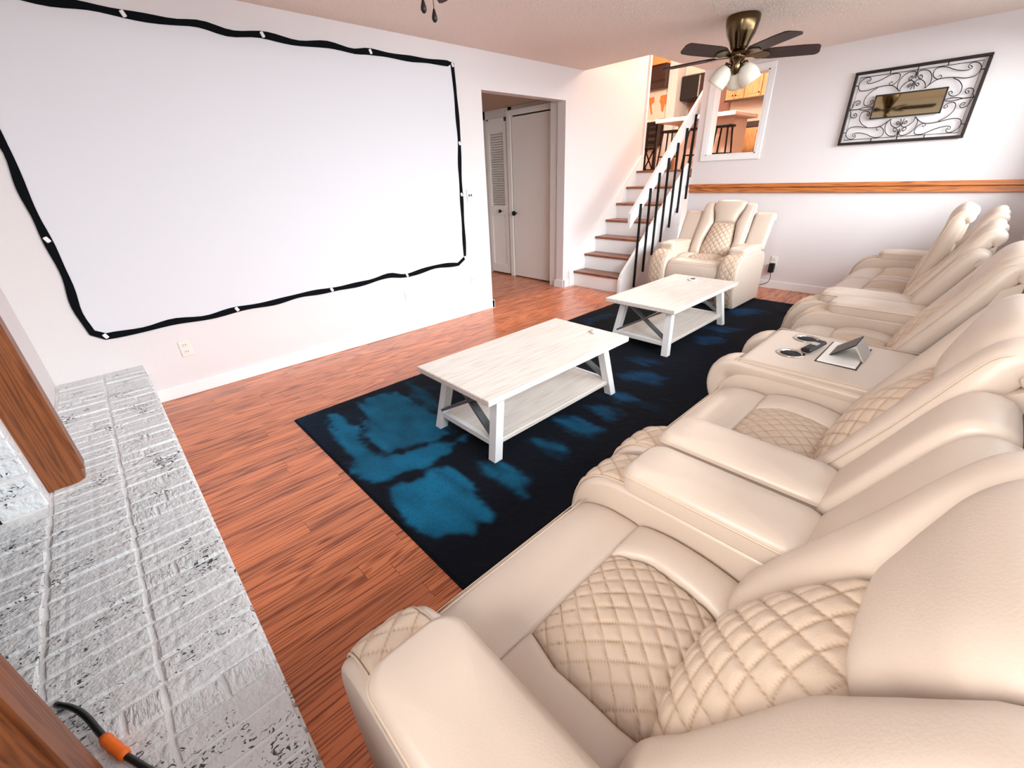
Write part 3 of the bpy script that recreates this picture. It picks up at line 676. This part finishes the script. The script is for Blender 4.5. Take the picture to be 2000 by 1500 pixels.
PATCH = {
    'P1': [(1.11, 1.2), (1.18, 1.27), (1.7, 1.21), (1.84, 1.27), (1.9, 1.47), (1.97, 1.6), (1.98, 1.65), (2.03, 1.52), (2.01, 1.27), (2.0, 1.1), (1.93, 1.05), (1.6, 1.11), (1.36, 1.15)],
    'P2': [(1.07, 1.46), (1.17, 1.66), (1.71, 1.68), (1.88, 1.63), (1.86, 1.46), (1.8, 1.27), (1.62, 1.27), (1.36, 1.35)],
    'P2b': [(1.04, 1.82), (1.26, 1.9), (1.63, 1.73), (1.5, 1.66)],
    'P3': [(2.07, 1.11), (2.16, 1.42), (2.29, 1.41), (2.56, 1.36), (2.59, 1.24), (2.5, 1.09), (2.43, 1.06), (2.23, 1.08)],
    'P4': [(2.17, 1.55), (2.33, 1.65), (2.53, 1.64), (2.59, 1.54), (2.51, 1.53)],
    'P5': [(2.25, 1.91), (2.32, 1.97), (2.48, 1.98), (2.54, 1.88), (2.43, 1.86)],
    'P6': [(2.23, 2.16), (2.31, 2.28), (2.51, 2.26), (2.53, 2.14), (2.43, 2.11)],
    'P7': [(2.24, 2.44), (2.38, 2.52), (2.52, 2.52), (2.5, 2.41), (2.38, 2.39)],
    'P8': [(2.22, 2.73), (2.38, 2.77), (2.46, 2.74), (2.39, 2.63)],
    'P9': [(2.12, 2.98), (2.26, 3.17), (2.47, 3.17), (2.44, 3.0), (2.26, 2.93)],
    'P10': [(1.95, 3.3), (2.17, 3.39), (2.3, 3.4), (2.21, 3.25)],
    'P11': [(2.19, 4.08), (2.36, 4.31), (2.46, 4.18), (2.34, 3.95)],
    'P12': [(1.99, 4.38), (2.2, 4.57), (2.46, 4.64), (2.33, 4.38)],
    'P13': [(2.03, 5.11), (2.23, 5.4), (2.42, 5.3), (2.24, 4.98)],
    'P14': [(1.09, 3.84), (1.17, 4.27), (1.29, 4.24), (1.27, 3.78)],
}
AMP = {'P1': 1.0, 'P2': .85, 'P2b': .55, 'P3': 1.05, 'P4': .8, 'P5': .62, 'P6': .66, 'P7': .55, 'P8': .5, 'P9': .42, 'P10': .36}
for k, v in PATCH.items(): patch(v, AMP.get(k, .33), .05 if k in ('P1', 'P2', 'P3') else .09)
val = np.clip(val+np.clip(NS*N1-.42, 0, 1)*.22*(Y > 2.6), 0, 1.2)
dark = np.array([.0045, .006, .011]); teal = np.array([.003, .115, .215]); blue = np.array([.006, .07, .19])
fy = np.clip((Y-1.6)/2., 0, 1)[..., None]
colr = dark+(val[..., None])*(teal*(1-fy)+blue*fy)
navy = np.clip(1-(Y-RYA)/1.4, 0, 1)[..., None]*np.clip(1-(X-RX0)/1.2, 0, 1)[..., None]
colr = colr+navy*np.array([.0, .012, .03])*(N1[..., None])
Z = .013+.003*N3+.0015*val
edge_ = (X <= RX0) | (X >= RX1) | (Y <= RYA) | (Y >= RYB)
V = np.stack([X, Y, np.where(edge_, .002, Z)], -1).reshape(-1, 3)
ii, jj = np.meshgrid(np.arange(nx-1), np.arange(ny-1), indexing='ij'); q = (ii*ny+jj).ravel()
F = np.stack([q, q+ny, q+ny+1, q+1], 1)
me = bpy.data.meshes.new('rug'); me.from_pydata(V.tolist(), [], F.tolist()); me.update()
ca = me.color_attributes.new('weave', 'FLOAT_COLOR', 'POINT')
ca.data.foreach_set('color', np.concatenate([colr.reshape(-1, 3), np.ones((nx*ny, 1))], 1).astype('f').ravel())
tag(obj('area_rug', me, 'rug_pile'), 'large black and navy rug with teal brushstroke pattern under the tables', 'rug')
RUGZ = .017

# ---------------------------------------------------------------- coffee tables
def coffee(label, x0, x1, y0, y1):
    cx, cy = (x0+x1)/2, (y0+y1)/2; hx, hy = (x1-x0)/2, (y1-y0)/2
    t = thing('coffee_table', label, 'table', (cx, cy, RUGZ), 0, 'farmhouse coffee tables')
    ZT = .42-RUGZ
    bx('tabletop', -hx, hx, -hy, hy, ZT-.034, ZT, 'white_wash', t, bev=.004)
    lx, ly, tx, ty = hx-.065, hy-.075, hx-.105, hy-.15
    for sx in (-1, 1):
        for sy in (-1, 1):
            V, F = box(-.026, .026, -.026, .026, 0, ZT-.034)
            k = lambda z: z/(ZT-.034)
            V = [(p+sx*(lx+(tx-lx)*k(z)), q_+sy*(ly+(ty-ly)*k(z)), z) for p, q_, z in V]
            obj('leg', mk('leg', V, F), 'table_white', t)
    zs = .105
    bx('lower_shelf', -lx-.0, lx+.0, -ly+.02, ly-.02, zs-.028, zs, 'white_wash', t, bev=.003)
    for sy in (-1, 1):
        bx('end_rail', -lx+.02, lx-.02, sy*(ly-.012)-.014, sy*(ly-.012)+.014, zs-.032, zs+.004, 'table_white', t, bev=.003)
        f_ = lambda z: ly+(ty-ly)*z/(ZT-.034)
        for d in (-1, 1):
            bar('cross_brace', (-d*(lx-.02), sy*(f_(zs)+.004*d), zs+.012), (d*(tx-.02), sy*(f_(ZT-.05)+.004*d), ZT-.045), .016, .042, 'brace_gray', t, (0, 1, 0))
    return t
coffee('whitewashed coffee table with gray cross braces, nearer the fireplace', 1.715, 2.34, 1.563, 2.765)
coffee('whitewashed coffee table with gray cross braces, nearer the stairs', 1.66, 2.285, 3.47, 4.69)
t = thing('grommet_puck', 'small round white power puck on the nearer coffee table', 'power puck', (2.135, 2.69, .4205), 0, 'table pucks')
lt('body', [(.036, 0), (.038, .003), (.038, .012), (.035, .015), (.0, .0155)], 'plate', t, 24)
for x in (-.014, .014): bx('socket_slot', x-.008, x+.008, -.012, .012, .0153, .0163, 'trim_shade', t)
t = thing('grommet_puck', 'small round dish with a brown centre on the farther coffee table', 'power puck', (1.925, 4.52, .4205), 0, 'table pucks')
lt('body', [(.04, 0), (.045, .003), (.045, .008), (.036, .010), (.0, .0105)], 'plate', t, 24)
lt('dark_cap', [(.02, .0105), (.022, .014), (.012, .016), (0, .0165)], 'dark_wood_k', t, 14)

# ---------------------------------------------------------------- reclining seats
D0 = 3.48
def interp(knots):
    a = np.array(knots, float); return lambda t: np.interp(t, a[:, 0], a[:, 1])
def smooth_poly(pts, n):
    c = catmull([(p[0]-D0, p[1], 0) for p in pts], n); return c[:, :2]
def slab(name, path, wl, wr, h, back=.03, crown=.0, quilt=0., L=.052, ns=25, nt=33, pe=5., pt=8., sag=0., wrinkle=0.):
    """leather cushion: cross-section puffed along a (depth, height) path"""
    s = np.sin(np.linspace(-PI/2, PI/2, ns)) if not quilt else np.concatenate([[-1], np.linspace(-.985, .985, ns-2), [1]])
    tau = (np.sin(np.linspace(-PI/2, PI/2, nt)) if not quilt else np.concatenate([[-1], np.linspace(-.985, .985, nt-2), [1]]))
    t = (tau+1)/2
    fine = smooth_poly(path, 240); arc = np.r_[0, np.cumsum(np.linalg.norm(np.diff(fine, axis=0), axis=1))]; tot = arc[-1]
    P = np.stack([np.interp(t*tot, arc, fine[:, 0]), np.interp(t*tot, arc, fine[:, 1])], 1)
    tg = np.gradient(fine, axis=0); tg /= np.linalg.norm(tg, axis=1)[:, None]
    ker = np.ones(25)/25; tg = np.stack([np.convolve(np.pad(tg[:, k], 12, 'edge'), ker, 'valid') for k in (0, 1)], 1)
    Nf = np.stack([-tg[:, 1], tg[:, 0]], 1); Nf /= np.linalg.norm(Nf, axis=1)[:, None]
    Nn = np.stack([np.interp(t*tot, arc, Nf[:, 0]), np.interp(t*tot, arc, Nf[:, 1])], 1)
    wl_, wr_ = (wl if callable(wl) else (lambda q, c=wl: np.full_like(q, c))), (wr if callable(wr) else (lambda q, c=wr: np.full_like(q, c)))
    A = wl_(t); Bq = wr_(t)
    fs = np.maximum(1-np.abs(s)**pe, 0)**.5; ft = np.maximum(1-np.abs(tau)**pt, 0)**.5
    SS, TT = np.meshgrid(s, tau, indexing='ij')
    prof = fs[:, None]*ft[None, :]
    W = A[None, :]+(Bq-A)[None, :]*(SS+1)/2
    Hh = h*prof+crown*(1-SS**2)*(1-TT**2)
    R_ = (t*tot)[None, :]
    if quilt:
        a = np.abs(np.sin(PI*(W+R_*.95)/L)); c = np.abs(np.sin(PI*(W-R_*.95)/L))
        g_ = np.minimum(a, c); Hh = Hh+quilt*(np.minimum(g_*1.15, 1)**.42-.6)*np.minimum(prof*1.3, 1); groove = np.clip(1-g_/.17, 0, 1).reshape(-1)
    if wrinkle:
        Hh = Hh+wrinkle*np.sin(W*95+3*np.sin(R_*40))*np.exp(-((TT+.0)/.9)**2)*prof
    k = ns*nt
    top = np.stack([W, P[None, :, 0]+Nn[None, :, 0]*Hh, P[None, :, 1]+Nn[None, :, 1]*Hh], -1).reshape(-1, 3)
    bk_ = np.stack([W, P[None, :, 0]-Nn[None, :, 0]*back*prof, P[None, :, 1]-Nn[None, :, 1]*back*prof], -1).reshape(-1, 3)
    i, j = np.meshgrid(np.arange(ns-1), np.arange(nt-1), indexing='ij'); q_ = (i*nt+j).ravel()
    F = np.concatenate([np.stack([q_, q_+nt, q_+nt+1, q_+1], 1), np.stack([q_, q_+1, q_+nt+1, q_+nt], 1)+k])
    V = np.concatenate([top, bk_])
    me = mk(name, V, F, True)
    import bmesh
    if quilt:
        ca = me.color_attributes.new('stitch', 'FLOAT_COLOR', 'POINT'); gg = np.concatenate([groove, groove*0])
        ca.data.foreach_set('color', np.stack([gg, gg, gg, np.ones_like(gg)], 1).astype('f').ravel())
    bm = bmesh.new(); bm.from_mesh(me); bmesh.ops.remove_doubles(bm, verts=bm.verts, dist=1e-5); bmesh.ops.recalc_face_normals(bm, faces=bm.faces); bm.to_mesh(me); bm.free()
    me.polygons.foreach_set('use_smooth', [True]*len(me.polygons))
    return me
def addmat(me, m): me.materials.append(M[m]); return me
SW = .292                                   # half width of a seat
qf = interp([(0, .15), (.25, .18), (.6, .172), (1, .135)])
neg = lambda f: (lambda t: -f(t))
sp = [(3.292, .462), (3.38, .474), (3.48, .470), (3.58, .452), (3.68, .43)]
SEAT = {}
SEAT['footrest'] = addmat(slab('footrest', [(3.16, .08), (3.115, .14), (3.088, .25), (3.082, .35), (3.105, .425), (3.17, .458), (3.24, .464), (3.296, .462)], -SW, SW, .022, .05, .006, ns=33, nt=49, pe=14, pt=26), 'leather')
SEAT['seat_cushion'] = addmat(slab('seat_cushion', sp, neg(qf), qf, .018, .05, .022, quilt=.0075, ns=92, nt=92, pe=12, pt=12), 'leather_quilt')
SEAT['seat_bolster_a'] = addmat(slab('seat_bolster', sp, neg(interp([(0, SW), (1, SW)])), neg(qf), .028, .05, .010, ns=21, nt=41, pe=6, pt=16), 'leather')
SEAT['seat_bolster_b'] = addmat(slab('seat_bolster', sp, qf, SW, .028, .05, .010, ns=21, nt=41, pe=6, pt=16), 'leather')
lq = interp([(0, .165), (.3, .17), (1, .118)])
SEAT['lumbar_cushion'] = addmat(slab('lumbar_cushion', [(3.60, .43), (3.615, .50), (3.66, .59), (3.715, .69), (3.785, .815)], neg(lq), lq, .03, .06, .045, quilt=.009, L=.062, ns=84, nt=92, pe=9, pt=12), 'leather_quilt')
hq = interp([(0, .118), (.35, .135), (.7, .175), (1, .17)])
SEAT['headrest'] = addmat(slab('headrest', [(3.79, .80), (3.818, .86), (3.842, .925), (3.862, .98), (3.882, 1.005), (3.9, .995)], neg(hq), hq, .052, .05, .016, ns=37, nt=49, pe=6, pt=7), 'leather')
bq = interp([(0, .165), (.3, .168), (.55, .134), (.62, .128), (.85, .17), (1, .17)])
bo = interp([(0, SW-.01), (.5, SW), (.8, .285), (1, .27)])
bp_ = [(3.605, .44), (3.62, .52), (3.68, .63), (3.745, .745), (3.80, .85), (3.84, .93), (3.868, .975), (3.895, .975), (3.905, .93)]
SEAT['back_bolster_a'] = addmat(slab('back_bolster', bp_, neg(bo), neg(bq), .045, .045, .012, ns=25, nt=57, pe=4, pt=10), 'leather')
SEAT['back_bolster_b'] = addmat(slab('back_bolster', bp_, bq, bo, .045, .045, .012, ns=25, nt=57, pe=4, pt=10), 'leather')
SEAT['back_shell'] = addmat(fixn(mk('back_shell', *prism([(.06, .05), (.06, .44), (.24, .42), (.37, .90), (.425, .94), (.43, .8), (.36, .25), (.30, .05)], 'x', -SW+.01, SW-.01))), 'leather')
SEAT['seat_base'] = addmat(fixn(mk('seat_base', *box(-SW+.006, SW-.006, -.3, .28, .03, .40))), 'leather')
BACK = ('lumbar_cushion', 'headrest', 'back_bolster_a', 'back_bolster_b')
def seam_line(path, wfun, off, t0=0., t1=1., n=50):
    c = smooth_poly(path, 240); tg = np.gradient(c, axis=0); tg /= np.linalg.norm(tg, axis=1)[:, None]
    ker = np.ones(25)/25; tg = np.stack([np.convolve(np.pad(tg[:, k], 12, 'edge'), ker, 'valid') for k in (0, 1)], 1)
    q = np.linspace(t0, t1, n); i_ = (q*239).astype(int)
    return [(wfun(a), c[i, 0]-tg[i, 1]*off, c[i, 1]+tg[i, 0]*off) for a, i in zip(q, i_)]
def seam_mesh(lines, r=.0022): return addmat(mk('seam', *join(*[tube(l, r, 5) for l in lines]), True), 'piping')
BSEAM = {sg: seam_mesh([seam_line(bp_, lambda t, sg=sg: sg*(bq(t)+(bo(t)-bq(t))*.93), .0385, .06, .93)]) for sg in (-1, 1)}
FSEAM = seam_mesh([[(x, 3.1045-D0-.017, .447) for x in np.linspace(-SW+.012, SW-.012, 20)], [(x, 3.122-D0-.014, .463) for x in np.linspace(-SW+.012, SW-.012, 20)]], .0016)
def seat(par, xoff, half=SW, lean=0.):
    k = half/SW
    for nm, me in SEAT.items():
        o = obj(nm.replace('_a', '').replace('_b', '') if nm[-2:] in ('_a', '_b') else nm, me, None, par, (xoff, 0, 0), None, (k, 1, 1))
        if nm == 'back_bolster_a': obj('seam', BSEAM[-1], None, o)
        if nm == 'back_bolster_b': obj('seam', BSEAM[1], None, o)
        if nm == 'footrest': obj('seam', FSEAM, None, o)
        if nm in BACK and lean:
            piv = Matrix.Translation((0, .12, .46)); o.matrix_local = Matrix.Translation((xoff, 0, 0)) @ piv @ Matrix.Rotation(lean, 4, 'X') @ piv.inverted() @ Matrix.Diagonal((k, 1, 1, 1))
# arm: rounded body, quilted front, pad on top with piping
AW = .098
ap = [(3.105, .035), (3.06, .14), (3.035, .28), (3.045, .42), (3.085, .505), (3.15, .548), (3.24, .562), (3.45, .565), (3.66, .56), (3.76, .53), (3.80, .45)]
ARM = {}
def arm_body():
    prof = smooth_poly(ap, 60); pts = [(p[0], p[1]) for p in prof]+[(3.80-D0, .03)]
    V = []; F = []; wsl = [(-AW, .014), (-AW+.004, .006), (-AW+.014, .0), (AW-.014, .0), (AW-.004, .006), (AW, .014)]
    c = np.array([.0, .28]); n = len(pts)
    for wv_, inset in wsl:
        for p in pts:
            d = np.array(p)-c; d = d/np.linalg.norm(d); V.append((wv_, p[0]-d[0]*inset, max(p[1]-d[1]*inset, .03)))
    for a in range(len(wsl)-1):
        for b_ in range(n): F.append((a*n+b_, a*n+(b_+1) % n, (a+1)*n+(b_+1) % n, (a+1)*n+b_))
    F += [tuple(range(n))[::-1], tuple(range((len(wsl)-1)*n, len(wsl)*n))]
    me = fixn(mk('arm_body', V, F, True)); me.polygons[-1].use_smooth = False; me.polygons[-2].use_smooth = False
    return me
ARM['arm_body'] = addmat(arm_body(), 'leather')
ARM['arm_front_quilt'] = addmat(slab('arm_front_quilt', ap[:8], -.07, .07, .011, .02, .004, quilt=.006, L=.066, ns=40, nt=130, pe=14, pt=40), 'leather_quilt')
def arm_pad():
    """rounded-corner pad: outline in plan puffed in height, plus its piping line"""
    hw = .096; y0, y1 = 3.205-D0, 3.68-D0; r = .05; out = []
    for cx, cy, a0 in ((hw-r, y1-r, 0), (-hw+r, y1-r, PI/2), (-hw+r, y0+r, PI), (hw-r, y0+r, 1.5*PI)):
        for k in range(9): out.append((cx+r*math.cos(a0+k*PI/16), cy+r*math.sin(a0+k*PI/16)))
    out = np.array(out); n = len(out); c = np.array([0, (y0+y1)/2])
    rings = [(.965, .556), (.995, .568), (1.0, .588), (1.0, .604), (.985, .618), (.94, .629), (.8, .637), (.5, .642), (.2, .643)]
    V = []; F = []
    for s, z in rings:
        dz = 0
        for p in out:
            q = p.copy(); q[0] *= s; q[1] = c[1]+(p[1]-c[1])*(1-(1-s)*(.4 if s > .6 else 1)); V.append((q[0], q[1], z-.012*((q[1]-c[1])/.24)**4))
    for a in range(len(rings)-1):
        for b_ in range(n): F.append((a*n+b_, a*n+(b_+1) % n, (a+1)*n+(b_+1) % n, (a+1)*n+b_))
    F += [tuple(range(n))[::-1], tuple(range((len(rings)-1)*n, len(rings)*n))]
    pipe = [(p[0]*.995, p[1], .614-.012*((p[1]-c[1])/.24)**4) for p in out]
    return fixn(mk('armrest_pad', V, F, True)), pipe
pad, pipe = arm_pad(); addmat(pad, 'leather')
pipe_me = addmat(mk('piping', *tube(pipe, .0036, 6, True), True), 'piping')
seam1 = addmat(mk('seam', *join(*[tube([(w_, p[0]-.0, p[1]+.0) for p in smooth_poly([(a-.006, b_+.001) for a, b_ in ap[:7]], 40)], .0030, 5) for w_ in (-.073, .073)]), True), 'piping')
WING = addmat(slab('back_wing', [(3.655, .575), (3.70, .66), (3.745, .75), (3.79, .84), (3.82, .89), (3.845, .905), (3.875, .895), (3.885, .85)], -AW+.002, AW+.004, .026, .07, .004, ns=21, nt=41, pe=10, pt=16), 'leather')
def arm(par, xoff, wing=True, half=AW):
    k = half/AW
    for nm, me in ARM.items():
        o = obj(nm, me, None, par, (xoff, 0, 0), None, (k, 1, 1))
        if nm == 'arm_body': obj('seam', seam1, None, o)
    p = obj('armrest_pad', pad, None, par, (xoff, 0, 0), None, (k, 1, 1)); obj('piping', pipe_me, None, p)
    if wing: obj('back_wing', WING, None, par, (xoff, 0, 0), None, (k, 1, 1))
SOFA = -PI/2
# single recliner nearest the camera
A = thing('recliner', 'cream leather recliner with quilted seat nearest the hearth', 'recliner', (D0, 1.02, RUGZ-.017), SOFA)
seat(A, 0); arm(A, .392); arm(A, -.392)
# loveseat with the cup-holder console
Bc = 2.66
Bs = thing('console_loveseat', 'cream leather reclining loveseat with cup-holder console in the middle of the row', 'loveseat', (D0-.015, Bc, 0), SOFA)
lo = lambda y: Bc-y
arm(Bs, lo(1.635)); seat(Bs, lo(2.06), .318); seat(Bs, lo(3.27), .298); arm(Bs, lo(3.68), half=.104)
# three-seat sofa at the far end
Cc = 4.89
Cs = thing('reclining_sofa', 'cream leather three-seat reclining sofa at the far end by the wall', 'sofa', (D0-.11, Cc, 0), SOFA)
lc = lambda y: Cc-y
arm(Cs, lc(3.91)); seat(Cs, lc(4.31), .288); seat(Cs, lc(4.89), .288, lean=.30); seat(Cs, lc(5.47), .288); arm(Cs, lc(5.865))
# single recliner by the stairs, facing the room
Rr = thing('recliner', 'cream leather recliner standing alone beside the stairs', 'recliner', (1.64, 5.485, 0), 0)
seat(Rr, 0); arm(Rr, .392); arm(Rr, -.392)

# console between the loveseat's two seats (local x runs toward the camera)
kx = lo(2.68)
def cbx(name, x0, x1, d0, d1, z0, z1, m, par=Bs, bev=0.):
    return bx(name, kx+x0, kx+x1, d0-D0, d1-D0, z0, z1, m, par, bev)
cw = .29
c_ = obj('console_body', addmat(slab('console_body', [(3.13, .05), (3.075, .15), (3.055, .3), (3.075, .43), (3.13, .50), (3.22, .53), (3.45, .535), (3.74, .53)], -cw+.004, cw-.004, .018, .4, .0, ns=33, nt=49, pe=10, pt=26), 'leather'), None, Bs, (kx, 0, 0))
for sgn in (-1, 1):
    obj('console_side_roll', addmat(slab('console_side_roll', [(3.14, .30), (3.065, .36), (3.03, .44), (3.045, .525), (3.11, .565), (3.22, .566), (3.45, .562), (3.72, .55)], -.075, .075, .02, .08, .004, ns=25, nt=61, pe=3, pt=18, wrinkle=.0), 'leather'), None, Bs, (kx+sgn*(cw-.076), 0, 0))
lid = obj('console_lid', addmat(slab('console_lid', [(3.135, .583), (3.2, .588), (3.45, .588), (3.72, .583)], -cw+.012, cw-.012, .014, .03, .0, ns=33, nt=41, pe=22, pt=40), 'leather'), None, Bs, (kx, 0, 0))
lidz = .6025
tb('piping', [(kx+p, q-D0, .600) for p, q in ((-cw+.014, 3.14), (cw-.014, 3.14), (cw-.014, 3.71), (-cw+.014, 3.71))], .0028, 'piping', Bs, 5, True)
for y in (2.595, 2.845):
    x = lo(y); d = 3.29-D0
    cu = lt('cup_holder', [(.036, -.012), (.036, .0), (.046, .002), (.05, .004), (.05, .006), (.042, .007), (.04, .004), (.038, -.003), (.0, -.004)], 'chrome', Bs, 28, loc=(x, d, lidz-.001)); cu.scale = (1.12, 1.12, 1)
    lt('cup_well', [(.0, .0), (.036, .0), (.037, .002), (0, .002)], 'black_gap', cu, 24, c=(0, 0, .0005))
px0, px1 = lo(2.875)-.0, lo(2.575)
bx('charging_plate', px0, px1, 3.395-D0, 3.535-D0, lidz-.001, lidz+.008, 'plate', Bs, bev=.003)
bx('plate_rim', px0-.006, px1+.006, 3.389-D0, 3.541-D0, lidz-.002, lidz+.002, 'black_plastic', Bs)
fl_ = pr('flip_lid', [(3.42-D0, .0085), (3.50-D0, .075), (3.504-D0, .071), (3.425-D0, .0045)], 'x', px0+.06, px1-.09, 'black_plastic', Bs); fl_.location.z = lidz
fl_ = pr('flip_lid', [(3.502-D0, .073), (3.545-D0, .008), (3.540-D0, .006), (3.497-D0, .071)], 'x', px0+.06, px1-.09, 'silver', Bs); fl_.location.z = lidz
rc = thing('remote_control', 'black remote control lying between the console cup holders', 'remote', (3.335, 2.705, lidz+.0095), 1.42)
bx('case', -.085, .085, -.022, .022, 0, .02, 'black_plastic', rc, bev=.007); bx('display', -.01, .03, -.014, .014, .0195, .0206, 'silver', rc)
for k in range(5):
    for j in (-1, 0, 1): bx('button', -.07+k*.011, -.064+k*.011, j*.011-.003, j*.011+.003, .0195, .0212, 'slot', rc)
